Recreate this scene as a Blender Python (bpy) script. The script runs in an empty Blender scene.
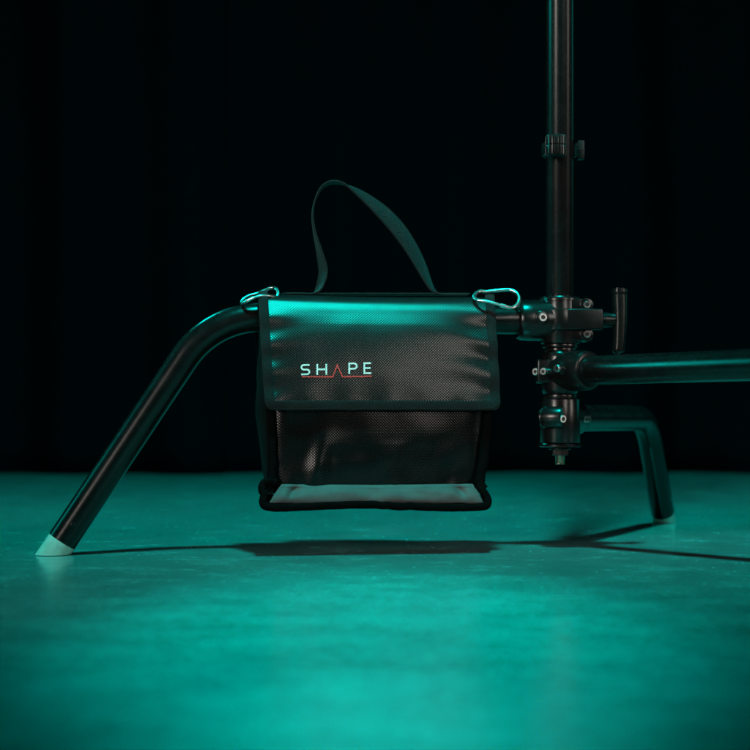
import bpy, bmesh, math, random
from mathutils import Vector, Matrix, noise

random.seed(7)
D = bpy.data
SC = bpy.context.scene
COL = SC.collection
PI = math.pi
TEAL = (0.0, 1.0, 0.88)

# ------------------------------------------------------------------ camera
F = 1550.0            # focal length in photo pixels (750 px wide)
HZ = 420.0            # photo row of the horizon
HC = 0.145            # camera height above the floor, metres
cam = D.cameras.new('camera')
cam.sensor_width = 36.0
cam.lens = F / 750.0 * 36.0
cam.shift_y = (HZ - 375.0) / 750.0
cam.clip_start = 0.02
cam.clip_end = 60.0
cam.dof.use_dof = True
cam.dof.focus_distance = 1.69
cam.dof.aperture_fstop = 5.6
camo = D.objects.new('camera', cam)
COL.objects.link(camo)
camo.location = (0, 0, HC)
camo.rotation_euler = (math.radians(90), 0, 0)
SC.camera = camo

# ------------------------------------------------------------------ world
w = D.worlds.new('World')
SC.world = w
w.use_nodes = True
w.node_tree.nodes['Background'].inputs[0].default_value = (0.0, 0.35, 0.40, 1)
w.node_tree.nodes['Background'].inputs[1].default_value = 0.004
SC.view_settings.view_transform = 'Standard'
SC.view_settings.look = 'None'
SC.view_settings.exposure = 0.0
SC.view_settings.gamma = 1.0

# ------------------------------------------------------------------ lamps
def area(name, loc, target, size, power, color, spread=180, size_y=None):
    l = D.lights.new(name, 'AREA')
    l.energy = power
    l.color = color
    if size_y:
        l.shape = 'RECTANGLE'; l.size = size; l.size_y = size_y
    else:
        l.shape = 'DISK'; l.size = size
    l.spread = math.radians(spread)
    o = D.objects.new(name, l)
    COL.objects.link(o)
    o.location = loc
    d = Vector(target) - Vector(loc)
    o.rotation_euler = d.to_track_quat('-Z', 'Y').to_euler()
    return o

area('overhead_lamp', (0.09, 1.20, 2.0), (0.06, 3.05, 0), 0.14, 27.0, TEAL, 110)
def spot(name, loc, target, power, deg, oval, r=0.06):
    l = D.lights.new(name, 'SPOT')
    l.energy = power
    l.color = TEAL
    l.shadow_soft_size = r
    l.spot_size = math.radians(deg)
    l.spot_blend = 1.0
    o = D.objects.new(name, l)
    COL.objects.link(o)
    o.location = loc
    z_ = (Vector(loc) - Vector(target)).normalized()
    x_ = (Vector((1, 0, 0)) - z_ * z_.x).normalized()
    y_ = z_.cross(x_)
    o.rotation_euler = Matrix((x_, y_, z_)).transposed().to_euler()
    o.scale = (oval, 1.0, 1.0)
    return o
spot('added_vignette_spot', (0.09, 1.16, 2.05), (0.0, 1.06, 0), 280, 31, 0.46)  # added spot: bright oval on the floor imitates lens vignetting
spot('added_vignette_spot', (0.07, 1.10, 2.05), (0.0, 0.68, 0), 140, 14, 0.47)  # second added spot, keeps the near floor centre bright against dark corners
area('rim_lamp', (-0.85, 2.85, 1.50), (-0.08, 1.72, 0.34), 0.40, 0.10, TEAL, 12)
area('rim_lamp', (-1.55, 1.95, 0.92), (0.05, 1.73, 0.43), 0.30, 0.42, TEAL, 27, 0.8)
area('rim_lamp', (1.9, 2.75, 0.85), (0.2, 1.75, 0.50), 1.2, 0.06, TEAL, 26)
WARM = (1.0, 0.90, 0.83)
area('soft_lamp', (-0.95, 0.45, 0.74), (0.07, 1.73, 0.42), 0.36, 0.66, WARM, 29, 0.9)
area('soft_lamp', (0.80, 0.42, 0.82), (0.12, 1.73, 0.32), 0.45, 0.18, WARM, 26, 0.8)
area('soft_lamp', (1.40, 1.15, 0.72), (0.19, 1.75, 0.42), 0.25, 0.20, WARM, 34, 0.9)

# ------------------------------------------------------------------ materials
def mat(name):
    m = D.materials.new(name)
    m.use_nodes = True
    nt = m.node_tree
    return m, nt, nt.nodes['Principled BSDF']

def N(nt, t, **kw):
    n = nt.nodes.new(t)
    for k, v in kw.items():
        setattr(n, k, v)
    return n

def mathn(nt, op, a, b=None):
    n = N(nt, 'ShaderNodeMath', operation=op)
    for i, v in enumerate((a, b)):
        if v is None: continue
        if isinstance(v, (int, float)): n.inputs[i].default_value = v
        else: nt.links.new(v, n.inputs[i])
    return n.outputs[0]

def ramp(nt, fac, stops):
    r = N(nt, 'ShaderNodeValToRGB')
    e = r.color_ramp.elements
    while len(e) < len(stops): e.new(0.5)
    for el, (p, c) in zip(e, stops):
        el.position = p
        el.color = (*c, 1) if len(c) == 3 else c
    nt.links.new(fac, r.inputs[0])
    return r.outputs[0]

def noise_tex(nt, scale, detail=4, rough=0.55, vec=None, coord='Object'):
    n = N(nt, 'ShaderNodeTexNoise')
    n.inputs['Scale'].default_value = scale
    n.inputs['Detail'].default_value = detail
    n.inputs['Roughness'].default_value = rough
    if vec is None:
        vec = N(nt, 'ShaderNodeTexCoord').outputs[coord]
    nt.links.new(vec, n.inputs['Vector'])
    return n.outputs['Fac']

def g3(v): return (v, v, v)

def bump(nt, bsdf, height, strength, dist):
    b = N(nt, 'ShaderNodeBump')
    b.inputs['Strength'].default_value = strength
    b.inputs['Distance'].default_value = dist
    nt.links.new(height, b.inputs['Height'])
    nt.links.new(b.outputs[0], bsdf.inputs['Normal'])

def metal_paint(name, base, rough, spec=0.5, wear=0.10, metallic=0.0, grain=260):
    m, nt, b = mat(name)
    n1 = noise_tex(nt, 38, 6, 0.7)
    n2 = noise_tex(nt, grain, 3)
    r = ramp(nt, n1, [(0.3, g3(max(0.05, rough - wear))), (0.7, g3(rough + wear))])
    nt.links.new(r, b.inputs['Roughness'])
    c = ramp(nt, n1, [(0.35, tuple(x * 0.8 for x in base)), (0.75, tuple(x * 1.3 for x in base))])
    nt.links.new(c, b.inputs['Base Color'])
    b.inputs['Specular IOR Level'].default_value = spec
    b.inputs['Metallic'].default_value = metallic
    bump(nt, b, n2, 0.05, 0.0005)
    return m

M = {}
M['tube'] = metal_paint('black_anodised_tube', (0.006, 0.006, 0.006), 0.27, 0.38, 0.035)
M['cast'] = metal_paint('black_cast_metal', (0.006, 0.006, 0.006), 0.26, 0.5, 0.04)
M['steel'] = metal_paint('bright_steel', (0.72, 0.71, 0.70), 0.30, 0.5, 0.06, 1.0)
M['brass'] = metal_paint('dull_nickel', (0.40, 0.34, 0.26), 0.28, 0.5, 0.08, 1.0)
M['recess'] = metal_paint('screw_recess_shade', (0.02, 0.02, 0.02), 0.5, 0.4)  # shade inside the steel sockets, put into a dark colour
M['plastic'] = metal_paint('black_plastic', (0.005, 0.005, 0.005), 0.36, 0.4)
M['foot'] = metal_paint('white_rubber', (0.80, 0.78, 0.70), 0.42, 0.4)

def weave_mat(name, base, r0, r1, period, strength, spec=0.5):
    """ coarse diagonal weave with a coated face; UVs are in metres """
    m, nt, b = mat(name)
    uv = N(nt, 'ShaderNodeTexCoord').outputs['UV']
    sep = N(nt, 'ShaderNodeSeparateXYZ')
    wob = noise_tex(nt, 30, 2, vec=uv)
    nt.links.new(uv, sep.inputs[0])
    k = 2 * PI / period
    wv = mathn(nt, 'MULTIPLY', wob, 0.9)
    a = mathn(nt, 'ADD', mathn(nt, 'MULTIPLY', sep.outputs[0], k), wv)
    c = mathn(nt, 'MULTIPLY', sep.outputs[1], k)
    p = mathn(nt, 'MULTIPLY', mathn(nt, 'SINE', a), mathn(nt, 'SINE', c))
    h = mathn(nt, 'MULTIPLY', mathn(nt, 'ADD', p, 1.0), 0.5)
    n1 = noise_tex(nt, 24, 5, vec=uv)
    nt.links.new(ramp(nt, h, [(0.25, tuple(x * 0.35 for x in base)), (0.75, tuple(x * 1.5 for x in base))]),
                 b.inputs['Base Color'])
    mix = mathn(nt, 'ADD', mathn(nt, 'MULTIPLY', n1, r1 - r0), r0)
    nt.links.new(mathn(nt, 'ADD', mix, mathn(nt, 'MULTIPLY', h, -0.10)), b.inputs['Roughness'])
    sp = ramp(nt, h, [(0.3, g3(spec * 0.25)), (0.7, g3(spec))])
    nt.links.new(sp, b.inputs['Specular IOR Level'])
    bump(nt, b, h, strength, 0.0006)
    return m

M['flap'] = weave_mat('coated_black_weave', (0.012, 0.0118, 0.0115), 0.29, 0.39, 0.0030, 0.24, 0.92)
M['panel'] = weave_mat('coated_black_weave_dull', (0.005, 0.0049, 0.0048), 0.24, 0.34, 0.0030, 0.20, 0.42)

def cloth_mat(name, base, rough, scale, strength, sheen=0.0, spec=0.25):
    m, nt, b = mat(name)
    n1 = noise_tex(nt, 60, 4)
    co = N(nt, 'ShaderNodeTexCoord').outputs['Object']
    wv = N(nt, 'ShaderNodeTexWave')
    wv.inputs['Scale'].default_value = scale
    wv.inputs['Distortion'].default_value = 0.6
    nt.links.new(co, wv.inputs['Vector'])
    wv2 = N(nt, 'ShaderNodeTexWave', bands_direction='Z')
    wv2.inputs['Scale'].default_value = scale
    wv2.inputs['Distortion'].default_value = 0.6
    nt.links.new(co, wv2.inputs['Vector'])
    h = mathn(nt, 'ADD', wv.outputs['Fac'], wv2.outputs['Fac'])
    hm = mathn(nt, 'MULTIPLY', h, 0.5)
    f = mathn(nt, 'ADD', mathn(nt, 'MULTIPLY', n1, 0.6), mathn(nt, 'MULTIPLY', hm, 0.5))
    nt.links.new(ramp(nt, f, [(0.25, tuple(x * 0.6 for x in base)), (0.8, tuple(x * 1.35 for x in base))]),
                 b.inputs['Base Color'])
    b.inputs['Roughness'].default_value = rough
    b.inputs['Specular IOR Level'].default_value = spec
    b.inputs['Sheen Weight'].default_value = sheen
    bump(nt, b, hm, strength, 0.0004)
    return m

def tape_mat(name, base, rough, period, strength, sheen, spec):
    """ woven tape: diagonal ribs that switch direction down the middle, a little fuzz """
    m, nt, b = mat(name)
    uv = N(nt, 'ShaderNodeTexCoord').outputs['UV']
    sep = N(nt, 'ShaderNodeSeparateXYZ')
    nt.links.new(uv, sep.inputs[0])
    k = 2 * PI / period
    d = mathn(nt, 'ADD', mathn(nt, 'MULTIPLY', sep.outputs[0], k), mathn(nt, 'MULTIPLY', mathn(nt, 'ABSOLUTE', sep.outputs[1]), k * 0.9))
    n1 = noise_tex(nt, 70, 4, vec=uv)
    n2 = noise_tex(nt, 1400, 3, vec=uv)
    h = mathn(nt, 'MULTIPLY', mathn(nt, 'ADD', mathn(nt, 'SINE', d), 1.0), 0.5)
    f = mathn(nt, 'ADD', mathn(nt, 'MULTIPLY', h, 0.55), mathn(nt, 'ADD', mathn(nt, 'MULTIPLY', n1, 0.25), mathn(nt, 'MULTIPLY', n2, 0.3)))
    nt.links.new(ramp(nt, f, [(0.2, tuple(x * 0.35 for x in base)), (0.85, tuple(x * 1.7 for x in base))]), b.inputs['Base Color'])
    b.inputs['Roughness'].default_value = rough
    b.inputs['Specular IOR Level'].default_value = spec
    b.inputs['Sheen Weight'].default_value = sheen
    bump(nt, b, mathn(nt, 'ADD', h, mathn(nt, 'MULTIPLY', n2, 0.4)), strength, 0.0005)
    return m
M['webbing'] = tape_mat('black_nylon_webbing', (0.0110, 0.0118, 0.0122), 0.6, 0.0030, 0.7, 0.06, 0.12)
M['binding'] = tape_mat('black_binding_tape', (0.0085, 0.0088, 0.009), 0.7, 0.0024, 0.6, 0.05, 0.14)
M['binding_dark'] = cloth_mat('deep_black_binding_tape', (0.003, 0.003, 0.003), 0.95, 220, 0.4, 0.0, 0.04)
M['gusset'] = cloth_mat('black_gusset_nylon', (0.003, 0.003, 0.003), 0.85, 200, 0.4, 0.0, 0.1)
M['grey'] = cloth_mat('grey_nylon', (0.095, 0.090, 0.091), 0.6, 420, 0.12, 0.05, 0.3)
M['thread'] = cloth_mat('dark_thread', (0.02, 0.02, 0.02), 0.8, 260, 0.1)
M['curtain'] = cloth_mat('black_velvet', (0.0040, 0.0040, 0.0056), 1.0, 40, 0.2, 0.0, 0.0)

m, nt, b = mat('white_print')
nt.links.new(ramp(nt, noise_tex(nt, 900, 3), [(0.3, g3(0.82)), (0.7, g3(0.9))]), b.inputs['Base Color'])
b.inputs['Roughness'].default_value = 0.5
M['print'] = m
m, nt, b = mat('red_print')
nt.links.new(ramp(nt, noise_tex(nt, 900, 3), [(0.3, (0.80, 0.05, 0.045)), (0.7, (0.88, 0.07, 0.06))]), b.inputs['Base Color'])
b.inputs['Roughness'].default_value = 0.5
M['red'] = m

# floor: worn, lightly waxed concrete
m, nt, b = mat('worn_waxed_floor')
co = N(nt, 'ShaderNodeTexCoord').outputs['Object']
mp = N(nt, 'ShaderNodeMapping')
mp.inputs['Scale'].default_value = (1.0, 1.15, 1.0)
mp.inputs['Rotation'].default_value = (0, 0, 0.25)
nt.links.new(co, mp.inputs['Vector'])
big = noise_tex(nt, 2.3, 5, 0.55, vec=co)
mid = noise_tex(nt, 14, 7, 0.65, vec=mp.outputs[0])
fine = noise_tex(nt, 75, 9, 0.86, vec=co)
mp2 = N(nt, 'ShaderNodeMapping')
mp2.inputs['Scale'].default_value = (3.0, 26.0, 1.0)
mp2.inputs['Rotation'].default_value = (0, 0, -0.18)
nt.links.new(co, mp2.inputs['Vector'])
scr = noise_tex(nt, 2.6, 5, 0.6, vec=mp2.outputs[0])
mp3 = N(nt, 'ShaderNodeMapping')
mp3.inputs['Scale'].default_value = (2.0, 34.0, 1.0)
mp3.inputs['Rotation'].default_value = (0, 0, 0.55)
nt.links.new(co, mp3.inputs['Vector'])
scr2 = noise_tex(nt, 3.4, 4, 0.6, vec=mp3.outputs[0])
f = mathn(nt, 'ADD', mathn(nt, 'MULTIPLY', big, 0.18), mathn(nt, 'MULTIPLY', mid, 0.27))
f = mathn(nt, 'ADD', f, mathn(nt, 'MULTIPLY', fine, 0.55))
base = ramp(nt, f, [(0.38, (0.115, 0.195, 0.19)), (0.50, (0.18, 0.30, 0.29)), (0.62, (0.255, 0.41, 0.395))])
marks = mathn(nt, 'ADD', ramp(nt, scr, [(0.66, g3(0)), (0.74, g3(1))]), ramp(nt, scr2, [(0.70, g3(0)), (0.76, g3(1))]))
mx = N(nt, 'ShaderNodeMix', data_type='RGBA')
nt.links.new(mathn(nt, 'MULTIPLY', marks, 0.40), mx.inputs[0])
nt.links.new(base, mx.inputs[6])
mx.inputs[7].default_value = (0.34, 0.50, 0.48, 1)
vor = N(nt, 'ShaderNodeTexVoronoi')
vor.inputs['Scale'].default_value = 42
nt.links.new(co, vor.inputs['Vector'])
spk = ramp(nt, vor.outputs['Distance'], [(0.04, g3(1)), (0.075, g3(0))])
mx2 = N(nt, 'ShaderNodeMix', data_type='RGBA')
nt.links.new(mathn(nt, 'MULTIPLY', spk, mathn(nt, 'MULTIPLY', mid, 0.8)), mx2.inputs[0])
nt.links.new(mx.outputs[2], mx2.inputs[6])
mx2.inputs[7].default_value = (0.62, 0.64, 0.62, 1)
vor2 = N(nt, 'ShaderNodeTexVoronoi')
vor2.inputs['Scale'].default_value = 75
nt.links.new(co, vor2.inputs['Vector'])
sc2 = N(nt, 'ShaderNodeSeparateColor')
nt.links.new(vor2.outputs['Color'], sc2.inputs[0])
dust = mathn(nt, 'MULTIPLY', ramp(nt, vor2.outputs['Distance'], [(0.08, g3(1)), (0.17, g3(0))]),
             ramp(nt, sc2.outputs[0], [(0.72, g3(0)), (0.78, g3(0.8))]))
mx3 = N(nt, 'ShaderNodeMix', data_type='RGBA')
nt.links.new(dust, mx3.inputs[0])
nt.links.new(mx2.outputs[2], mx3.inputs[6])
mx3.inputs[7].default_value = (0.42, 0.56, 0.54, 1)
nt.links.new(mx3.outputs[2], b.inputs['Base Color'])
nt.links.new(ramp(nt, mathn(nt, 'ADD', mathn(nt, 'MULTIPLY', mid, 0.6), mathn(nt, 'MULTIPLY', scr, 0.4)),
                  [(0.30, g3(0.09)), (0.70, g3(0.24))]), b.inputs['Roughness'])
b.inputs['Specular IOR Level'].default_value = 0.45
hh = mathn(nt, 'ADD', mathn(nt, 'MULTIPLY', mid, 0.5), mathn(nt, 'MULTIPLY', fine, 0.6))
bump(nt, b, hh, 0.045, 0.003)
M['floor'] = m

# ------------------------------------------------------------------ object helpers
def obj(name, bm, material, parent=None, smooth=True, angle=40, label=None):
    bmesh.ops.recalc_face_normals(bm, faces=bm.faces) if not bm.faces.layers.int.get('keep') else None
    me = D.meshes.new(name)
    bm.to_mesh(me)
    bm.free()
    me.materials.append(material)
    if smooth:
        me.polygons.foreach_set('use_smooth', [True] * len(me.polygons))
        me.set_sharp_from_angle(angle=math.radians(angle))
    o = D.objects.new(name, me)
    COL.objects.link(o)
    if parent:
        o.parent = parent
        o.matrix_parent_inverse = Matrix.Identity(4)
        # all geometry is written in world space; shift it into the parent's frame
        root = parent
        off = Vector((0, 0, 0))
        while root:
            off += root.location
            root = root.parent
        me.transform(Matrix.Translation(-off))
    if label: o['label'] = label
    return o

def thing(name, label, cat, loc, group=None):
    o = D.objects.new(name, None)
    o.empty_display_size = 0.05
    COL.objects.link(o)
    o.location = loc
    o['label'] = label
    o['category'] = cat
    if group: o['group'] = group
    return o

def spline(pts, n):
    """ Catmull-Rom through pts (Vectors of any size), n samples per span """
    pts = [Vector(p) for p in pts]
    ext = [pts[0] * 2 - pts[1]] + pts + [pts[-1] * 2 - pts[-2]]
    out = []
    for i in range(1, len(ext) - 2):
        a, b_, c, d = ext[i - 1:i + 3]
        for k in range(n):
            t = k / n
            out.append(0.5 * ((2 * b_) + (c - a) * t + (2 * a - 5 * b_ + 4 * c - d) * t * t
                              + (3 * b_ - a - 3 * c + d) * t ** 3))
    out.append(pts[-1])
    return out

def tube(bm, path, rad, seg=24, closed=False, cap=True, bevel=0.0):
    path = [Vector(p) for p in path]
    n = len(path)
    rads = rad if isinstance(rad, (list, tuple)) else [rad] * n
    tans = []
    for i in range(n):
        if closed: t = path[(i + 1) % n] - path[i - 1]
        else: t = path[min(i + 1, n - 1)] - path[max(i - 1, 0)]
        tans.append(t.normalized())
    ref = Vector((0, 0, 1)) if abs(tans[0].z) < 0.9 else Vector((1, 0, 0))
    u = (ref - tans[0] * ref.dot(tans[0])).normalized()
    rings = []
    for i in range(n):
        u = (u - tans[i] * u.dot(tans[i])).normalized()
        v = tans[i].cross(u)
        rings.append([bm.verts.new(path[i] + (u * math.cos(a) + v * math.sin(a)) * rads[i])
                      for a in (2 * PI * k / seg for k in range(seg))])
    m_ = n if closed else n - 1
    for i in range(m_):
        A, B = rings[i], rings[(i + 1) % n]
        for k in range(seg):
            bm.faces.new((A[k], A[(k + 1) % seg], B[(k + 1) % seg], B[k]))
    if cap and not closed:
        bm.faces.new(rings[0][::-1]); bm.faces.new(rings[-1])
    return rings

def rod(bm, p0, p1, prof, seg=32):
    """ lathe of (t along axis in metres, radius) pairs around p0->p1 """
    p0, p1 = Vector(p0), Vector(p1)
    ax = (p1 - p0).normalized()
    return tube(bm, [p0 + ax * t for t, r in prof], [r for t, r in prof], seg) if False else _lathe(bm, p0, ax, prof, seg)

def _lathe(bm, p0, ax, prof, seg):
    ref = Vector((0, 0, 1)) if abs(ax.z) < 0.9 else Vector((0, 1, 0))
    u = (ref - ax * ref.dot(ax)).normalized()
    v = ax.cross(u)
    rings = []
    for t, r in prof:
        rings.append([bm.verts.new(p0 + ax * t + (u * math.cos(a) + v * math.sin(a)) * r)
                      for a in (2 * PI * k / seg for k in range(seg))])
    for A, B in zip(rings, rings[1:]):
        for k in range(seg):
            bm.faces.new((A[k], A[(k + 1) % seg], B[(k + 1) % seg], B[k]))
    bm.faces.new(rings[0][::-1]); bm.faces.new(rings[-1])

def cyl(bm, p0, ax, length, r, bev=0.001, seg=40):
    ax = Vector(ax).normalized()
    _lathe(bm, Vector(p0), ax, [(0, r - bev), (bev * 0.3, r - bev * 0.3), (bev, r), (length - bev, r),
                                (length - bev * 0.3, r - bev * 0.3), (length, r - bev)], seg)

def box(bm, c, ex, ey, ez, hx, hy, hz, bev=0.001, seg=2):
    t = bmesh.new()
    bmesh.ops.create_cube(t, size=1)
    for v_ in t.verts:
        v_.co = Vector((v_.co.x * 2 * hx, v_.co.y * 2 * hy, v_.co.z * 2 * hz))
    if bev:
        bmesh.ops.bevel(t, geom=list(t.edges), offset=bev, segments=seg, affect='EDGES', profile=0.6)
    ex, ey, ez, c = Vector(ex), Vector(ey), Vector(ez), Vector(c)
    mp_ = {}
    for v_ in t.verts:
        mp_[v_] = bm.verts.new(c + ex * v_.co.x + ey * v_.co.y + ez * v_.co.z)
    for f_ in t.faces:
        bm.faces.new([mp_[v_] for v_ in f_.verts])
    t.free()

def ribbon(bm, pts, nrm, lat, hw, ht, closed=False, cross=8, pw=2.6):
    """ flat tape: superellipse section, half width hw along lat, half thickness ht along nrm """
    n = len(pts)
    rings = []
    uvl = bm.loops.layers.uv.verify()
    acc_ = [0.0]
    for i in range(1, n): acc_.append(acc_[-1] + (pts[i] - pts[i - 1]).length)
    for i in range(n):
        w_ = hw[i] if isinstance(hw, list) else hw
        ring = []
        for k in range(cross * 2):
            a = 2 * PI * k / (cross * 2)
            ca, sa = math.cos(a), math.sin(a)
            x = math.copysign(abs(ca) ** (2 / pw), ca) * w_
            y = math.copysign(abs(sa) ** (2 / pw), sa) * ht
            ring.append(bm.verts.new(pts[i] + lat[i] * x + nrm[i] * y))
        rings.append(ring)
    K = cross * 2
    for i in range(n if closed else n - 1):
        A, B = rings[i], rings[(i + 1) % n]
        for k in range(K):
            f_ = bm.faces.new((A[k], A[(k + 1) % K], B[(k + 1) % K], B[k]))
            w_ = hw[i] if isinstance(hw, list) else hw
            for l, (ii, kk) in zip(f_.loops, ((i, k), (i, k + 1), (i + 1, k + 1), (i + 1, k))):
                l[uvl].uv = (acc_[min(ii, n - 1)], w_ * math.cos(2 * PI * kk / K))
    if not closed:
        bm.faces.new(rings[0][::-1]); bm.faces.new(rings[-1])

def grid(bm, fn, nu, nv, uvfn=None):
    uvl = bm.loops.layers.uv.verify()
    vs = [[bm.verts.new(fn(i / nu, j / nv)) for i in range(nu + 1)] for j in range(nv + 1)]
    for j in range(nv):
        for i in range(nu):
            f_ = bm.faces.new((vs[j][i], vs[j][i + 1], vs[j + 1][i + 1], vs[j + 1][i]))
            cs = ((i, j), (i + 1, j), (i + 1, j + 1), (i, j + 1))
            for l, (a, c) in zip(f_.loops, cs):
                l[uvl].uv = uvfn(a / nu, c / nv) if uvfn else (a / nu, c / nv)
    return vs

# ------------------------------------------------------------------ the place
bm = bmesh.new()
grid(bm, lambda u, v: Vector((-5 + 10 * u, -2.5 + 8 * v, 0)), 20, 16)
o = obj('floor', bm, M['floor'], None, False)
o['kind'] = 'structure'
o['label'] = 'worn teal-lit studio floor with faint scuffs and specks'
o['category'] = 'floor'

def curtain(x0, x1, d, label, seed):
    L = x1 - x0
    def fn(u, v):
        x = x0 + L * u
        z = 0.006 + 2.7 * v
        fold = math.sin(x * 17 + 2.2 * noise.noise((x * 1.7, seed, 0.2))) * 0.035
        fold += 0.03 * noise.noise((x * 5, seed + 3, z * 0.5))
        flare = 0.05 * max(0, 1 - z / 0.5) ** 2 * noise.noise((x * 4, seed + 9, z * 4))
        return Vector((x + 0.02 * noise.noise((x * 4, z, seed)), d + fold * (1 + 0.25 * (1 - v)) + flare, z))
    b_ = bmesh.new()
    grid(b_, fn, int(L * 90), 40, lambda u, v: (u * L, v * 2.7))
    o_ = obj('stage_curtain', b_, M['curtain'], None)
    sm = o_.modifiers.new('thickness', 'SOLIDIFY')
    sm.thickness = 0.003
    o_['label'] = label
    o_['category'] = 'curtain'
    o_['group'] = 'black stage curtains closing off the back'
    return o_
curtain(-4.6, -0.40, 4.13, 'black stage curtain on the left, ending at the dark seam left of the bag', 1.3)
curtain(-0.415, 4.8, 4.22, 'wide black stage curtain behind the bag handle and the light stand', 5.1)

# ------------------------------------------------------------------ light stand
CX, CD = 0.2095, 1.755                      # the column's axis
def cz(py): return HC + (HZ - py) * CD / F   # photo row -> height on the column
A1 = Vector((-0.987, -0.160, 0)).normalized()
A2 = Vector((0.420, 0.907, 0)).normalized()
A3 = Vector((0.616, -0.788, 0)).normalized()
UP = Vector((0, 0, 1))
def CP(z): return Vector((CX, CD, z))
SLOPE = 1.51
LR = 0.0160

stand = thing('light_stand', 'black three-legged light stand with an upright column and white feet', 'light stand', (CX, CD, 0))

bm = bmesh.new()
_lathe(bm, CP(cz(447)), UP, [(0, 0.0150), (0.001, 0.0155), (1.45, 0.0155), (1.452, 0.0150)], 48)
column = obj('column', bm, M['tube'], stand)

# knob clamped on the column, with its band and end piece
bm = bmesh.new()
kz0, kz1 = cz(160.5), cz(139.5)
kc = Vector((CX - 0.0078, CD - 0.0155 - 0.0112, kz0))
seg = 60
prof = [(0, .0085), (0.0012, .0106), (0.002, .0108), (0.0112, .0108), (0.0118, .0098), (0.0128, .0098),
        (0.0134, .0108), (kz1 - kz0 - 0.002, .0108), (kz1 - kz0 - 0.001, .0104), (kz1 - kz0, .0085)]
rings = []
for t, r in prof:
    rings.append([bm.verts.new(kc + Vector((math.cos(a), math.sin(a), 0)) * (r + (0.0011 if (k % 4) in (0, 1) else -0.0011)) + UP * t)
                  for k, a in enumerate(2 * PI * k / seg for k in range(seg))])
for A, B in zip(rings, rings[1:]):
    for k in range(seg):
        bm.faces.new((A[k], A[(k + 1) % seg], B[(k + 1) % seg], B[k]))
bm.faces.new(rings[0][::-1]); bm.faces.new(rings[-1])
obj('clamp_knob', bm, M['plastic'], stand, angle=25)
bm = bmesh.new()
zc = (kz0 + kz1) / 2
pts = [Vector((CX + 0.0185 * math.cos(a), CD + 0.0185 * math.sin(a), zc)) for a in
       [math.radians(x) for x in range(-10, 236, 6)]]
nr = [(p - CP(zc)).normalized() for p in pts]
ribbon(bm, pts, nr, [UP] * len(pts), 0.0075, 0.0025)
pe = pts[0]
box(bm, (CX + 0.0235, CD + 0.001, zc - 0.0004), (1, 0, 0), (0, 1, 0), UP, 0.0036, 0.006, 0.0106, 0.0008)
box(bm, (CX + 0.0235, CD + 0.001, zc - 0.0004), (1, 0, 0), (0, 1, 0), UP, 0.0040, 0.0064, 0.0007, 0.0003)
box(bm, kc + Vector((-0.006, 0.012, 0.011)), (1, 0, 0), (0, 1, 0), UP, 0.006, 0.008, 0.0065, 0.0008)
obj('clamp_band', bm, M['plastic'], stand)

def hexscrew(parent, c, n, r=0.0052, h=0.0026):
    """ socket-head screw facing n: steel head, shade of its recess painted as a dark hexagonal plug """
    n = Vector(n).normalized(); c = Vector(c)
    b_ = bmesh.new()
    _lathe(b_, c, n, [(-0.004, r * 0.9), (0, r), (h * 0.6, r), (h, r * 0.86), (h, r * 0.52), (h * 0.35, r * 0.50), (h * 0.3, r * 0.1)], 28)
    s = obj('screw', b_, M['steel'], parent)
    b_ = bmesh.new()
    _lathe(b_, c, n, [(h * 0.1, r * 0.56), (h * 0.72, r * 0.56), (h * 0.73, r * 0.05)], 6)
    obj('hex_recess_shade', b_, M['recess'], s)
    return s

# ---- top clamp (carries the left leg)
zt = cz(320.5)
bm = bmesh.new()
cyl(bm, CP(cz(344)), UP, cz(298) - cz(344), 0.0222, 0.0015, 56)
_lathe(bm, CP(cz(301.5)), UP, [(0, .0212), (.0006, .0232), (.0030, .0232), (.0046, .0220), (.0050, .0190)], 56)
# flat front band running to the handle
cyl(bm, CP(cz(331)), UP, cz(310) - cz(331), 0.0262, 0.0012, 64)
box(bm, (CX + 0.0225, CD - 0.0171, cz(320.5)), (1, 0, 0), (0, 1, 0), UP, 0.0225, 0.0085, 0.0116, 0.0018, 3)
box(bm, (CX + 0.030, CD - 0.006, cz(320.5)), (1, 0, 0), (0, 1, 0), UP, 0.0140, 0.014, 0.0105, 0.0016, 3)
# lugs with the clamp bolts
for py in (306.2, 335.4):
    cyl(bm, (CX + 0.0275, CD - 0.021, cz(py)), (0, 1, 0), 0.028, 0.0078, 0.001, 32)
    box(bm, (CX + 0.019, CD - 0.006, cz(py)), (1, 0, 0), (0, 1, 0), UP, 0.009, 0.0135, 0.0070, 0.001)
top_clamp = obj('top_clamp', bm, M['cast'], stand)
for py in (306.2, 335.4):
    hexscrew(top_clamp, (CX + 0.0275, CD - 0.0212, cz(py)), (0, -1, 0), 0.0043)
bm = bmesh.new()
p0 = CP(zt) + A1 * 0.006
_lathe(bm, p0, A1, [(0, .0232), (.030, .0232), (.0400, .0226), (.0435, .0212), (.0446, .0200), (.0446, .0155), (.02, .0155)], 56)
socket = obj('leg_socket', bm, M['cast'], stand)
bm = bmesh.new()
n1 = Vector((A1.y, -A1.x, 0)).normalized()
if n1.y > 0: n1 = -n1
sc_ = CP(cz(319)) + A1 * 0.0270
_lathe(bm, sc_ + n1 * 0.0205, n1, [(-0.004, .0088), (0.0018, .0084), (0.0034, .0076), (0.0040, .0066), (0.0040, .005)], 36)
obj('screw_boss', bm, M['cast'], socket)
hexscrew(socket, sc_ + n1 * 0.0242, n1, 0.0049)

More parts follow.
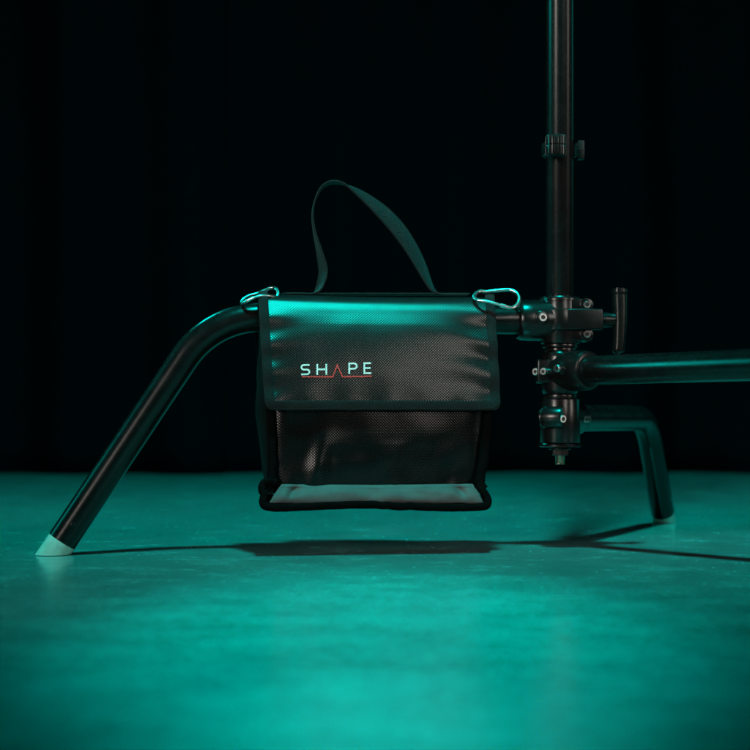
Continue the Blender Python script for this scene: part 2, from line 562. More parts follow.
# ---- T handle
bm = bmesh.new()
hx = CX + 0.045
_lathe(bm, Vector((hx - 0.002, CD - 0.009, zt)), Vector((1, 0, 0)),
       [(0, .0098), (0.002, .0104), (0.0035, .0098), (0.004, .0088), (0.010, .0086), (0.0125, .0078), (0.018, .0076)], 40)
obj('handle_shaft', bm, M['tube'], stand)
bm = bmesh.new()
hp = spline([Vector((hx + 0.0205, CD - 0.009, cz(354.5))), Vector((hx + 0.0196, CD - 0.009, cz(352.5))), Vector((hx + 0.0206, CD - 0.009, cz(340))),
             Vector((hx + 0.0212, CD - 0.009, cz(320))), Vector((hx + 0.0208, CD - 0.009, cz(300))),
             Vector((hx + 0.0205, CD - 0.009, cz(291.5))), Vector((hx + 0.0205, CD - 0.009, cz(289)))], 6)
hr = []
for p in hp:
    s_ = min(1.0, max(0.0, (p.z - cz(354.5)) / (cz(289) - cz(354.5))))
    r = 0.0066 + 0.0024 * s_ ** 0.8
    r *= min(1, max(0.45, (s_ / 0.035) ** 0.5 if s_ < 0.035 else 1)) 
    if s_ > 0.93: r = 0.0093
    if s_ > 0.985: r = 0.0075
    hr.append(r)
tube(bm, hp, hr, 28)
obj('tee_handle', bm, M['tube'], stand)

# ---- rings and middle hub (third leg)
bm = bmesh.new()
cyl(bm, CP(cz(348)), UP, cz(344.4) - cz(348), 0.0200, 0.0008, 48)
cyl(bm, CP(cz(352)), UP, cz(348.3) - cz(352), 0.0178, 0.0006, 48)
obj('spacer_ring', bm, M['cast'], stand)
bm = bmesh.new()
zm = cz(371.5)
h0 = cz(394) ; h1 = cz(352.3)
_lathe(bm, CP(h0), UP, [(0, .0185), (0.002, .0200), (0.006, .0208), ((h1 - h0) * .5, .0212), (h1 - h0 - .006, .0208), (h1 - h0 - .002, .0200), (h1 - h0, .0185)], 56)
box(bm, CP(zm) + Vector((-0.0185, -0.006, 0)), (1, 0, 0), (0, 1, 0), UP, 0.009, 0.010, 0.0135, 0.003, 3)
mid = obj('middle_hub', bm, M['cast'], stand)
bm = bmesh.new()
_lathe(bm, CP(zm) + A3 * 0.002, A3, [(0, .0228), (.030, .0228), (.0400, .0222), (.0432, .0212), (.0442, .0196), (.0442, .0156), (.02, .0156)], 56)
so3 = obj('leg_socket', bm, M['cast'], stand)
p3 = Vector((A3.y, -A3.x, 0)).normalized()      # horizontal, facing the camera's left
if p3.y > 0: p3 = -p3
bm = bmesh.new()
b3 = CP(cz(369.5)) + A3 * 0.022 + p3 * 0.0205
_lathe(bm, b3, p3, [(-0.006, .0086), (0.0030, .0080), (0.0046, .0072), (0.005, .006)], 36)
obj('screw_boss', bm, M['cast'], so3)
hexscrew(so3, b3 + p3 * 0.0050, p3, 0.0046)
for dx, dy in ((-0.0200, -0.0168), (-0.0282, -0.0105)):
    hexscrew(mid, CP(cz(372)) + Vector((dx, dy, 0)), (-0.55, -0.83, 0), 0.0042)

# ---- lower hub (the back leg)
bm = bmesh.new()
cyl(bm, CP(cz(398.8)), UP, cz(394.6) - cz(398.8), 0.0192, 0.0006, 48)
obj('spacer_ring', bm, M['cast'], stand)
bm = bmesh.new()
cyl(bm, CP(cz(443)), UP, cz(399) - cz(443), 0.0226, 0.0012, 56)
_lathe(bm, CP(cz(447)), UP, [(0, .0220), (.0008, .0240), (.0030, .0240), (.0042, .0228)], 56)
f2 = -A2
cyl(bm, CP(cz(417.5)) + f2 * 0.0225 + Vector((A2.y, -A2.x, 0)) * -0.0120, (A2.y, -A2.x, 0), 0.0235, 0.0125, 0.0016, 40)
cyl(bm, CP(cz(417.5)) + f2 * 0.0225 + Vector((A2.y, -A2.x, 0)) * -0.0150, (A2.y, -A2.x, 0), 0.0040, 0.0105, 0.0010, 40)
lower = obj('lower_hub', bm, M['cast'], stand)
hexscrew(lower, CP(cz(419)) + f2 * 0.0290 + Vector((A2.y, -A2.x, 0)) * 0.0118, (A2.y, -A2.x, 0) if False else Vector((A2.y, -A2.x, 0)) * 0.8 + f2 * 0.6, 0.0045)
bm = bmesh.new()
_lathe(bm, CP(cz(418)) + A2 * 0.004, A2, [(0, .0218), (.034, .0218), (.0420, .0212), (.0446, .0200), (.0450, .0185), (.0450, .0156), (.02, .0156)], 56)
so2 = obj('leg_socket', bm, M['cast'], stand)
q2 = Vector((A2.y, -A2.x, 0)).normalized()
if q2.x < 0: q2 = -q2
for t in (0.027, 0.0385):
    hexscrew(so2, CP(cz(419)) + A2 * t + q2 * 0.0205, q2 + Vector((0, -0.5, 0)), 0.0042)

# ---- nut and stud below the column
bm = bmesh.new()
_lathe(bm, CP(cz(455.5)), UP, [(0, .0088), (.0008, .0100), (cz(447.2) - cz(455.5), .0100)], 6)
_lathe(bm, CP(cz(449.5)), UP, [(0, .0118), (.0006, .0124), (.0026, .0124)], 36)
nut = obj('base_nut', bm, M['cast'], stand, angle=25)
bm = bmesh.new()
zs0, zs1 = cz(464.5), cz(455)
prof = [(0, .0044), (.0008, .0056)]
for k in range(1, 12):
    prof.append((.0008 + (zs1 - zs0 - .001) * k / 12, .0056 if k % 2 else .0050))
prof.append((zs1 - zs0, .0056))
_lathe(bm, CP(zs0), UP, prof, 30)
obj('stud', bm, M['brass'], nut, angle=20)

# ---- legs
def make_leg(A, z, t0, tfoot, T=0.055):
    """ horizontal from the socket, one bend, straight down to the floor; foot cut level with it """
    corner_t = tfoot - z / SLOPE
    d = Vector((1, -SLOPE)).normalized()
    th = math.acos(1 * d.x)
    R = T / math.tan(th / 2)
    pts = [Vector((t0, z)), Vector((t0 + 0.01, z))]
    k = 30
    c2 = Vector((corner_t - T, z - R))
    for i in range(k + 1):
        a = PI / 2 - th * i / k
        pts.append(c2 + Vector((math.cos(a), math.sin(a))) * R)
    capz = 0.0165 + 0.0
    # straight part ends at the white foot
    foot_c = Vector((tfoot, 0))
    joint = foot_c - d * 0.0180
    pts.append(joint)
    def w3(p): return CP(0) + A * p.x + UP * p.y
    b_ = bmesh.new()
    tube(b_, [w3(p) for p in pts], LR, 40)
    leg = obj('leg', b_, M['tube'], stand)
    # foot: the same tube carried on and cut by the floor
    b_ = bmesh.new()
    fp = [w3(joint + d * 0.0004), w3(joint + d * 0.004), w3(foot_c + d * 0.04)]
    tube(b_, fp, LR * 0.995, 40)
    bmesh.ops.bisect_plane(b_, geom=list(b_.verts) + list(b_.edges) + list(b_.faces), plane_co=(0, 0, 0.0006),
                           plane_no=(0, 0, -1), clear_outer=True)
    bmesh.ops.holes_fill(b_, edges=[e for e in b_.edges if e.is_boundary])
    obj('rubber_foot', b_, M['foot'], leg)
    # small rivet near the foot
    rv = joint - d * 0.022
    side = A.cross(UP).normalized()
    if side.y > 0: side = -side
    b_ = bmesh.new()
    _lathe(b_, w3(rv) + side * (LR - 0.0006), side, [(0, .0028), (.0010, .0026), (.0014, .0016)], 18)
    obj('rivet', b_, M['cast'], leg)
    return leg
make_leg(A1, zt, 0.030, 0.5630)
make_leg(A2, cz(418), 0.030, 0.472, 0.042)
make_leg(A3, zm, 0.030, 0.470)

# ------------------------------------------------------------------ the bag
BE = Vector((0.987, 0.160, 0)).normalized()     # along the leg, to the right
BN = Vector((0.160, -0.987, 0)).normalized()    # out of the bag's front
BO = Vector((0.0, 1.721, 0))                    # leg axis at X = 0
def B(x, wv, z): return BO + BE * x + BN * wv + UP * z
def bx(px, wv):
    k = (px - 375.0) / F
    return (k * (BO.y - BN.y * -1 * wv * 1.0) - BN.x * wv) / (BE.x - BE.y * k) if False else (k * (BO.y + BN.y * wv) - BN.x * wv) / (BE.x - BE.y * k)
def bz(py, x, wv):
    d = BO.y + BE.y * x + BN.y * wv
    return HC + (HZ - py) * d / F

bag = thing('accessory_bag', 'black woven bag with white and red lettering on its flap, hanging from the stand leg', 'bag', (0, 1.721, 0.05))

# flap profile (w, z): back panel -> over the leg -> down the front
PROF = spline([(-0.046, 0.226), (-0.036, 0.252), (-0.022, 0.2735), (-0.007, 0.2815), (0.007, 0.2815), (0.0170, 0.2762), (0.0225, 0.2700),
               (0.0266, 0.2620), (0.0312, 0.2500), (0.0356, 0.2350), (0.0403, 0.2150), (0.0453, 0.1900), (0.0513, 0.1560)], 12)
_len = [0.0]
for a, c in zip(PROF, PROF[1:]):
    _len.append(_len[-1] + (c - a).length)
FL = _len[-1]
def prof_at(v):
    s = v * FL
    lo = 0
    while lo < len(_len) - 2 and _len[lo + 1] < s: lo += 1
    f_ = (s - _len[lo]) / (_len[lo + 1] - _len[lo])
    return PROF[lo].lerp(PROF[lo + 1], f_)
ZTOP, ZBOT = 0.281, 0.156
W0 = 0.255
def flap(u, v, off=0.0):
    du_, dv_ = min(u, 1 - u) * W0, (1 - v) * FL
    rc = 0.0075
    if du_ < rc and dv_ < rc:                       # rounded lower corners
        a_, b_ = rc - du_, rc - dv_
        q = max(a_, b_) / math.hypot(a_, b_)
        du_, dv_ = rc - a_ * q, rc - b_ * q
        u = du_ / W0 if u < 0.5 else 1 - du_ / W0
        v = 1 - dv_ / FL
    p = prof_at(v)
    k = min(1, max(0, (ZTOP - p.y) / (ZTOP - ZBOT))) if v > 0.35 else 0
    xl = bx(258.5 + 7.2 * k - 2.0 * math.sin(PI * k) * 0.3, p.x)
    xr = bx(494.0 + 6.3 * k, p.x)
    x = xl + (xr - xl) * u
    W = xr - xl
    # soft dents and puckers along the sewn edges
    front = min(1, max(0, (v - 0.42) / 0.15))
    du = min(u, 1 - u) * W
    side = 0 if u < 0.5 else 1
    ed = math.exp(-du / (0.022 if side else 0.014)) * (1 - math.exp(-du / 0.006))
    puck = ed * (0.0050 if side else 0.0042) * math.sin(v * FL * 2 * PI / (0.036 if side else 0.031) + (0.6 if side else 2.1) + du * 30)
    puck += ed * 0.0020 * noise.noise((u * 9, v * 16, 4.4))
    soft = (0.0004 + 0.0028 * k) * noise.noise((u * 3.1 + 1.7, v * 3.4, 0.3)) + 0.0009 * k * noise.noise((u * 8, v * 8, 8.1))
    belly = 0.0050 * math.sin(PI * u) * math.sin(PI * min(1, max(0, (v - .45) / .55)))
    dv = (1 - v) * FL
    hem = math.exp(-dv / 0.018) * (1 - math.exp(-dv / 0.005)) * 0.0014 * math.sin(u * W * 2 * PI / 0.043 + 0.5)
    sag = -0.0016 * math.sin(PI * u) * (1 if p.y > 0.262 else max(0, (p.y - .24) / .022))
    wv = p.x + (puck + soft + belly + hem) * front + off * 0
    return B(x, wv, p.y + sag)
def flap_n(u, v):
    e = 0.004
    u0, u1 = max(0, u - e), min(1, u + e)
    v0, v1 = max(0, v - e), min(1, v + e)
    a = flap(u1, v) - flap(u0, v)
    c = flap(u, v1) - flap(u, v0)
    return c.cross(a).normalized() * -1 if c.cross(a).dot(BN) + c.cross(a).z < 0 else c.cross(a).normalized()

bm = bmesh.new()
W0 = 0.255
grid(bm, lambda u, v: flap(u, v), 150, 150, lambda u, v: (u * W0, v * FL))
front_flap = obj('front_flap', bm, M['flap'], bag)
sm = front_flap.modifiers.new('thickness', 'SOLIDIFY'); sm.thickness = 0.0014; sm.offset = 0

# find flap (u, v) under a photo pixel, used once to lay the print out at its true size on the cloth
def flap_uv(px, py):
    lo, hi = 0.42, 1.0
    u = 0.5
    for _ in range(40):
        v = (lo + hi) / 2
        p = flap(u, v)
        y = HZ - (p.z - HC) * F / p.y
        if y < py: lo = v
        else: hi = v
        l, r = 0.0, 1.0
    for _ in range(2):
        ul, ur = 0.0, 1.0
        for _ in range(40):
            u = (ul + ur) / 2
            p = flap(u, v)
            if 375 + F * p.x / p.y < px: ul = u
            else: ur = u
        lo, hi = 0.42, 1.0
        for _ in range(40):
            v = (lo + hi) / 2
            p = flap(u, v)
            y = HZ - (p.z - HC) * F / p.y
            if y < py: lo = v
            else: hi = v
    return u, v

def stroke(bm, pts, hw, closed=False):
    """ a printed line on the flap: pts in photo pixels, hw half width in pixels """
    P = []
    for a, c in zip(pts, pts[1:]):
        n_ = max(2, int((Vector(c) - Vector(a)).length / 1.0))
        for i in range(n_): P.append(Vector(a).lerp(Vector(c), i / n_))
    P.append(Vector(pts[-1]))
    L, R = [], []
    for i, p in enumerate(P):
        if i == 0: t0 = t1 = (P[1] - P[0]).normalized()
        elif i == len(P) - 1: t0 = t1 = (P[-1] - P[-2]).normalized()
        else: t0 = (p - P[i - 1]).normalized(); t1 = (P[i + 1] - p).normalized()
        n0 = Vector((-t0.y, t0.x)); n1_ = Vector((-t1.y, t1.x))
        mtr = (n0 + n1_)
        mtr = mtr / max(0.35, mtr.dot(n0)) if mtr.length > 1e-4 else n0
        for s_, lst in ((1, L), (-1, R)):
            u, v = flap_uv(*(p + mtr * hw * s_))
            lst.append(bm.verts.new(flap(u, v) + flap_n(u, v) * 0.0013))
    for i in range(len(P) - 1):
        bm.faces.new((L[i], L[i + 1], R[i + 1], R[i]))

def arc(cx, cy, r, a0, a1, n=6):
    return [(cx + r * math.cos(math.radians(a0 + (a1 - a0) * i / n)), cy + r * math.sin(math.radians(a0 + (a1 - a0) * i / n))) for i in range(n + 1)]

def letter(strokes, name):
    b_ = bmesh.new()
    for s_ in strokes: stroke(b_, s_, 0.82)
    for f_ in b_.faces: f_.normal_update()
    o_ = obj(name, b_, M['print'], front_flap, False)
    return o_
# S  H  P  E   (cap height about 11 px, slightly climbing to the right)
S_ = [(309.3, 365.2), (303.6, 365.3)] + arc(303.6, 367.55, 2.25, 270, 90, 8)[1:] + [(307.0, 369.8)] + arc(307.0, 372.1, 2.3, 270, 450, 8)[1:] + [(301.0, 374.5)]
letter([S_], 'printed_letter')
letter([[(317.1, 364.3), (317.1, 375.0)], [(326.2, 364.1), (326.2, 374.9)], [(317.1, 369.6), (326.2, 369.5)]], 'printed_letter')
letter([[(349.1, 374.1), (349.1, 363.7), (354.0, 363.6)] + arc(354.0, 366.3, 2.6, 270, 450, 8)[1:] + [(349.1, 369.0)]], 'printed_letter')
letter([[(371.0, 363.4), (364.2, 363.5), (364.2, 373.4), (371.2, 373.3)], [(364.2, 368.3), (370.4, 368.2)]], 'printed_letter')
b_ = bmesh.new()
stroke(b_, [(302.0, 376.9), (332.7, 376.9), (337.0, 365.4), (342.4, 376.9), (371.6, 376.4)], 0.66)
obj('printed_line', b_, M['red'], front_flap, False, label='thin red printed line rising to a peak between the letters')

# binding tape round the flap
path = []
inset = 0.0048 / W0
vb = 1 - 0.0046 / FL
for i in range(46):
    path.append((inset, 0.16 + (vb - 0.025 - 0.16) * i / 45))
for a in range(0, 91, 10):
    path.append((inset + 0.022 * (1 - math.cos(math.radians(a))), vb - 0.025 + 0.025 * math.sin(math.radians(a))))
for i in range(1, 60):
    path.append((inset + 0.022 + (1 - 2 * inset - 0.044) * i / 60, vb))
for a in range(90, -1, -10):
    path.append((1 - inset - 0.022 * (1 - math.cos(math.radians(a))), vb - 0.025 + 0.025 * math.sin(math.radians(a))))
for i in range(1, 46):
    path.append((1 - inset, vb - 0.025 - (vb - 0.025 - 0.16) * i / 45))
pts, nrm = [], []
for i, (u, v) in enumerate(path):
    nn = flap_n(u, v)
    edge = abs(u - .5) > 0.45 and v < 0.45
    pts.append(flap(u, v) + nn * (0.0007 + 0.0008 * noise.noise((i * 0.23, 1.1, 0))) + UP * (0.0022 if edge and 0.25 < v < 0.45 else 0))
    nrm.append(nn)
for _ in range(2):
    pts = [pts[0]] + [(pts[i - 1] + pts[i] * 2 + pts[i + 1]) / 4 for i in range(1, len(pts) - 1)] + [pts[-1]]
    nrm = [nrm[0]] + [((nrm[i - 1] + nrm[i] * 2 + nrm[i + 1]) / 4).normalized() for i in range(1, len(nrm) - 1)] + [nrm[-1]]
lat = []
for i in range(len(pts)):
    t = (pts[min(i + 1, len(pts) - 1)] - pts[max(i - 1, 0)]).normalized()
    l = t.cross(nrm[i]).normalized()
    lat.append(l)
bm = bmesh.new()
ribbon(bm, pts, nrm, lat, [0.0054 + 0.0004 * noise.noise((i * 0.31, 7, 2)) for i in range(len(pts))], 0.0019, cross=8, pw=3.2)
# stitch row along the tape
binding = obj('flap_binding', bm, M['binding'], front_flap)
bm = bmesh.new()
acc = 0
for i in range(1, len(pts) - 1, 1):
    a = pts[i] + nrm[i] * 0.0019 + lat[i] * 0.0034
    c = pts[i] + (pts[i + 1] - pts[i]) * 0.6 + nrm[i] * 0.0019 + lat[i] * 0.0034
    tube(bm, [a, a.lerp(c, .5) + nrm[i] * .0002, c], 0.00032, 6)
obj('stitching', bm, M['thread'], binding)

# ---- bag body: front panel, gussets, back and base
def body_w(z):
    """ front face distance from the leg axis """
    pts_ = [(0.236, 0.030), (0.20, 0.0385), (0.172, 0.0462), (0.13, 0.0462), (0.10, 0.0450), (0.076, 0.0432)]
    if z >= pts_[0][0]: return pts_[0][1]
    for (z0, w0), (z1, w1) in zip(pts_, pts_[1:]):
        if z >= z1: return w0 + (w1 - w0) * (z0 - z) / (z0 - z1)
    return pts_[-1][1]
ZB0, ZB1 = 0.0755, 0.234
WB = -0.050
def front_edges(z):
    k = min(1.0, max(0.0, (0.156 - z) / (0.156 - ZB0)))
    wv = body_w(z)
    return bx(273.5 - 1.5 * k, wv), bx(486.5 - 6.0 * k, wv)
def front(u, v):
    z = ZB1 + (ZB0 - ZB1) * v
    z -= 0.0012 * math.sin(PI * u) * v
    xl, xr = front_edges(z)
    x = xl + (xr - xl) * u
    e = min(u, 1 - u)
    round_ = -0.008 * math.exp(-e * (xr - xl) / 0.010)
    k = min(1, max(0, (v - 0.42) / 0.3))
    dent = 0.0030 * noise.noise((u * 2.6 + 5.3, v * 2.2, 2.2)) + 0.002 * noise.noise((u * 7 + 1, v * 6, 3.7))
    fold = 0.0055 * math.exp(-((u - 0.20 - 0.10 * (1 - v)) / 0.05) ** 2) * math.exp(-((v - 0.86) / 0.16) ** 2)
    fold -= 0.0034 * math.exp(-((u - 0.86) / 0.06) ** 2) * math.exp(-((v - 0.93) / 0.12) ** 2)
    belly = 0.004 * math.sin(PI * u)
    return B(x, body_w(z) + round_ + (dent * k + fold) * min(1, e * 12) + belly * k, z)
bm = bmesh.new()
grid(bm, front, 110, 90, lambda u, v: (u * .232, v * (ZB1 - ZB0)))
front_panel = obj('front_panel', bm, M['panel'], bag)

for sgn in (-1, 1):
    def gus(u, v, sgn=sgn):
        z = ZB1 + (0.064 - ZB1) * v
        xl, xr = front_edges(max(z, ZB0))
        wf = body_w(max(z, ZB0)) - 0.008
        wv = wf + (WB - wf) * u
        bulge = 0.010 * math.sin(PI * u) * (0.35 + 0.65 * math.sin(PI * min(1, v * 1.05))) + 0.003 * noise.noise((u * 3, v * 5, 1 + sgn))
        lean = (0.010 if sgn < 0 else -0.004) * u * (1 - 1.6 * max(0, v - 0.35))
        x = (xl + 0.0015 - bulge - lean) if sgn < 0 else (xr - 0.0015 + bulge - lean)
        return B(x, wv, z)
    bm = bmesh.new()
    grid(bm, gus, 24, 40, lambda u, v: (u * .1, v * .17))
    obj('side_gusset', bm, M['gusset'], bag)

XL, XR = bx(268, 0), bx(487, 0)
def back(u, v):
    z = 0.256 + (0.062 - 0.256) * v
    x = (XL - 0.012 + 0.020 * v) + (XR - XL + 0.010 - 0.026 * v) * u
    return B(x, WB - 0.0005 - 0.004 * math.sin(PI * u) * math.sin(PI * v) + 0.006 * max(0, 1 - v / 0.12), z)
bm = bmesh.new()
grid(bm, back, 30, 30, lambda u, v: (u * .24, v * .2))
o = obj('back_panel', bm, M['gusset'], bag)
sm = o.modifiers.new('thickness', 'SOLIDIFY'); sm.thickness = 0.002

# lid of the compartment under the leg, and the bottom
bm = bmesh.new()
def lid(u, v):
    xl, xr = front_edges(ZB1)
    return B(xl + (xr - xl) * u, 0.026 + (WB - 0.026) * v, ZB1 - 0.004 * math.sin(PI * u) * math.sin(PI * v) - 0.0008)
grid(bm, lid, 16, 10)
obj('compartment_lid', bm, M['gusset'], bag)

# grey base strip
def strip(u, v):
    wv = 0.0468 + 0.0080 * v ** 1.3
    xl = bx(281.5 - 12.5 * v ** 0.9, wv); xr = bx(472.0 + 11.0 * v ** 0.8, wv)
    x = xl + (xr - xl) * u
    top = ZB0 + 0.0004 - 0.0012 * math.sin(PI * u) - 0.0010 * u
    bot = bz(503.0, x, wv) + 0.0016 * noise.noise((u * 11, 3.1, 0)) + 0.0012 * noise.noise((u * 24, 9.1, 0))
    z = top + (bot - top) * v
    e = min(u, 1 - u)
    tuck = -0.006 * math.exp(-((e - 0.085) / 0.028) ** 2) * math.exp(-((v - 0.35) / 0.30) ** 2)
    puff = 0.0042 * math.sin(PI * v) ** 0.8 + 0.0016 * noise.noise((u * 9, v * 2, 5.5))
    return B(x, wv + puff * min(1, e * 14 + .25) + tuck + 0.0006, z)
bm = bmesh.new()
grid(bm, strip, 150, 18, lambda u, v: (u * .21, v * .024))
strip_o = obj('base_strip', bm, M['grey'], bag, label='grey strip along the bottom of the bag')
sm = strip_o.modifiers.new('thickness', 'SOLIDIFY'); sm.thickness = 0.0012
bm = bmesh.new()
for i in range(88):
    u0 = 0.012 + 0.976 * i / 88
    a, c = strip(u0, 0.14), strip(u0 + 0.0068, 0.14)
    tube(bm, [a + BN * .0009, (a + c) / 2 + BN * .0014, c + BN * .0009], 0.00042, 6)
obj('stitching', bm, M['thread'], strip_o)

# bottom
def bottom(u, v):
    wv = 0.053 + (WB - 0.053) * v
    xl, xr = bx(268, .05), bx(484, .05)
    x = xl + (xr - xl) * u
    z = bz(504.5, 0, .05) - 0.0008 - 0.004 * math.sin(PI * u) * math.sin(PI * v)
    return B(x, wv, z)
bm = bmesh.new()
grid(bm, bottom, 30, 14)
o = obj('bottom_panel', bm, M['gusset'], bag)
sm = o.modifiers.new('thickness', 'SOLIDIFY'); sm.thickness = 0.002

# thick black piping round the front of the body and the flared base corners
def pxp(px, py, wv):
    x = bx(px, wv)
    return B(x, wv, bz(py, x, wv))
def tape(name, ctrl, hw, ht, parent, n=8, material='binding_dark', closed=False):
    pts_ = spline([pxp(*c[:3]) for c in ctrl], n)
    nr_, lt_ = [], []
    for i, p in enumerate(pts_):
        t = (pts_[min(i + 1, len(pts_) - 1)] - pts_[max(i - 1, 0)]).normalized()
        l = t.cross(BN).normalized()
        lt_.append(l); nr_.append(l.cross(t).normalized())
        p += BN * 0.0006 * noise.noise((i * 0.3, 2, 5)) + l * 0.0007 * noise.noise((i * 0.27, 8, 5))
    b_ = bmesh.new()
    ribbon(b_, pts_, nr_, lt_, hw, ht, cross=8, pw=2.4)
    return obj(name, b_, M[material], parent)
tape('piping', [(270.5, 350, 0.0325), (270.8, 380, 0.0365), (270.5, 412, 0.0405), (271.5, 440, 0.0430), (272.0, 465, 0.0435), (270.5, 482, 0.0455), (266.5, 490, 0.0475)], 0.0046, 0.0034, bag)
tape('piping', [(489.5, 350, 0.0325), (489.3, 380, 0.0365), (488.0, 412, 0.0405), (486.5, 440, 0.0430), (483.5, 465, 0.0435), (480.5, 482, 0.0455), (484.5, 489, 0.0475)], 0.0046, 0.0034, bag)
tape('base_binding',
     [(276.0, 483.0, 0.0465), (270.5, 481.5, 0.0470), (264.5, 482.5, 0.0485), (261.8, 488.0, 0.0505), (264.0, 495.0, 0.0535), (263.0, 501.5, 0.0565), (265.0, 506.0, 0.0590), (273.0, 507.6, 0.0605),
      (290.0, 507.6, 0.0605), (310.0, 506.6, 0.0605), (340.0, 505.2, 0.0605), (365.0, 504.6, 0.0605), (385.0, 505.3, 0.0605), (398.0, 506.6, 0.0605), (409.0, 506.2, 0.0605), (425, 507.0, 0.0605),
      (450, 507.8, 0.0605), (470, 507.4, 0.0605), (482, 506.8, 0.0600), (487.0, 505.0, 0.0585), (487.6, 499.0, 0.0555), (484.0, 492.5, 0.0525), (480.0, 488.5, 0.0495), (477.0, 485.5, 0.0475)],
     0.0042, 0.0042, bag, 8)
# left fold of the base corner with its pale eyelet-like glint
# back bottom edge
tape('base_binding', [(268, 497.5, -.048), (300, 498.0, -.049), (376, 497.2, -.049), (440, 498.0, -.049), (478, 497.5, -.048)], 0.0040, 0.0034, bag, 6)
for sx, pts_ in (('l', [(264.5, 503.5, .0565), (262.5, 502, .02), (263.5, 499.5, -.02), (268, 497.5, -.048)]),
                 ('r', [(486.5, 503.5, .0565), (486.0, 501.5, .02), (483.0, 499.5, -.02), (478, 497.5, -.048)])):
    P = spline([pxp(*c) for c in pts_], 8)
    b_ = bmesh.new()
    tube(b_, P, 0.0042, 14)
    obj('base_binding', b_, M['binding_dark'], bag)

# ---- handle: webbing arch with a twist
HW = 0.0140
# photo px, py, depth offset w, apparent width in px, side
ctrl = [(284.5, 294.2, -.014, 2.5, 1), (300.0, 294.0, -.014, 2.5, 1), (312.5, 294.0, -.014, 3, 1), (318.5, 289.5, -.015, 8, 1), (322.3, 278, -.016, 10.5, 1), (322.8, 268, -.017, 10.0, 1),
        (319.5, 253, -.017, 7.5, 1), (314.8, 234, -.017, 4.0, 1), (312.6, 219, -.016, 3.2, 1), (314.0, 204, -.015, 3.6, 1), (320.0, 190, -.013, 3.0, 1),
        (327.5, 183.8, -.011, 2.6, 1), (336.0, 182.6, -.010, 2.4, 1), (345.0, 184.8, -.010, 4.2, 1), (355.5, 190.8, -.010, 9.0, 1), (369.0, 200.5, -.011, 13.5, 1), (385.0, 214.5, -.012, 17.0, 1),
        (399.0, 230.0, -.013, 17.5, 1), (411.0, 247.5, -.014, 16.0, 1), (420.5, 265.0, -.015, 13.5, 1), (427.0, 279.0, -.015, 10.0, 1), (432.5, 289.0, -.015, 7.0, 1), (440.0, 294.2, -.014, 3.0, 1), (450.0, 295.0, -.014, 2.5, 1), (466, 295.0, -.014, 2.5, 1)]
cp = spline([(*pxp(c[0], c[1], c[2]), c[3]) for c in ctrl], 8)
pts = [Vector((p[0], p[1], p[2])) for p in cp]
wd = [p[3] for p in cp]
nrm, lat = [], []
for i in range(len(pts)):
    t = (pts[min(i + 1, len(pts) - 1)] - pts[max(i - 1, 0)]).normalized()
    back_ = Vector((0, 1, 0))
    back_ = (back_ - t * back_.dot(t)).normalized()
    perp = t.cross(back_).normalized()
    s_ = min(0.95, max(0.0, wd[i] - 1.6) / (2 * HW * 900))
    ph = math.asin(s_)
    l = back_ * math.cos(ph) + perp * math.sin(ph)
    lat.append(l.normalized()); nrm.append(l.cross(t).normalized())
bm = bmesh.new()
ribbon(bm, pts, nrm, lat, HW, 0.0008, cross=8, pw=4)
handle = obj('handle', bm, M['webbing'], bag)
bm = bmesh.new()
for side_ in (-1, 1):
    tube(bm, [p + l * (HW * 0.93) * side_ for p, l in zip(pts, lat)], 0.0011, 8)
obj('selvage', bm, M['webbing'], handle)
# anchor tape lying along the top of the flap
bm = bmesh.new()
P = [pxp(x, 294.4, -.012) for x in range(282, 472, 6)]
ribbon(bm, P, [UP] * len(P), [BN] * len(P), 0.011, 0.0012, cross=6, pw=4)
obj('anchor_tape', bm, M['webbing'], bag)

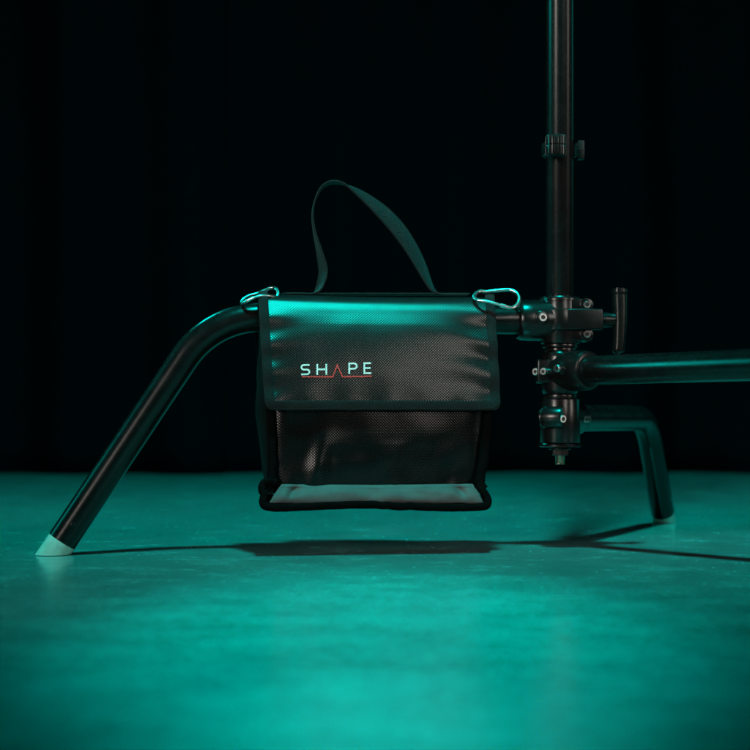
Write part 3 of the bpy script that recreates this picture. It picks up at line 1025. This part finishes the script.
# ------------------------------------------------------------------ carabiners
def wire(bm, pts_, r, n=8, closed=False):
    P = spline(pts_, n)
    tube(bm, P, r, 14, closed)
    return P
def pd(px, py, d):
    return Vector(((px - 375) * d / F, d, HC + (HZ - py) * d / F))

# right: a pear-shaped loop lying on the leg, its round end towards the socket
cr = thing('carabiner', 'silver carabiner on the bag\'s right corner, showing its round open loop', 'carabiner', pd(500, 300, 1.722),
           'silver carabiners holding the bag on the leg')
bm = bmesh.new()
R_ = [pd(478.5, 300.5, 1.712), pd(474.0, 297.5, 1.719), pd(476.2, 293.2, 1.727), pd(480.8, 291.2, 1.731), pd(486, 291.8, 1.732), pd(497, 290.6, 1.733), pd(507.5, 289.8, 1.733), pd(513.4, 291.0, 1.731),
      pd(517.4, 294.2, 1.728), pd(519.2, 299.3, 1.722), pd(517.2, 304.4, 1.716), pd(511.8, 307.8, 1.711), pd(503, 306.2, 1.708)]
wire(bm, R_, 0.0021)
obj('hook_body', bm, M['steel'], cr)
bm = bmesh.new()
wire(bm, [pd(503.5, 306.3, 1.708), pd(494, 303.3, 1.708), pd(485, 301.2, 1.709), pd(478.0, 300.3, 1.712)], 0.0018)
tube(bm, [pd(505.5, 306.7, 1.708), pd(500.5, 305.4, 1.708)], 0.0026, 14)
obj('spring_gate', bm, M['steel'], cr)

cl = thing('carabiner', 'silver carabiner on the bag\'s left corner, lying almost edge-on along the leg', 'carabiner', pd(258, 297, 1.70),
           'silver carabiners holding the bag on the leg')
bm = bmesh.new()
L_ = [pd(276.8, 297.5, 1.694), pd(278.2, 293.0, 1.699), pd(276.2, 288.8, 1.705), pd(271.5, 287.8, 1.708), pd(266.0, 290.0, 1.708), pd(256.5, 293.8, 1.706), pd(249.5, 295.6, 1.703), pd(244.5, 298.4, 1.699),
      pd(241.6, 302.0, 1.694), pd(242.8, 303.0, 1.687), pd(247.0, 301.0, 1.681), pd(254.0, 297.6, 1.679)]
wire(bm, L_, 0.0018)
obj('hook_body', bm, M['steel'], cl)
bm = bmesh.new()
wire(bm, [pd(253.5, 297.8, 1.679), pd(261, 295.8, 1.681), pd(269, 296.0, 1.686), pd(276.8, 297.5, 1.694)], 0.0015)
obj('spring_gate', bm, M['steel'], cl)
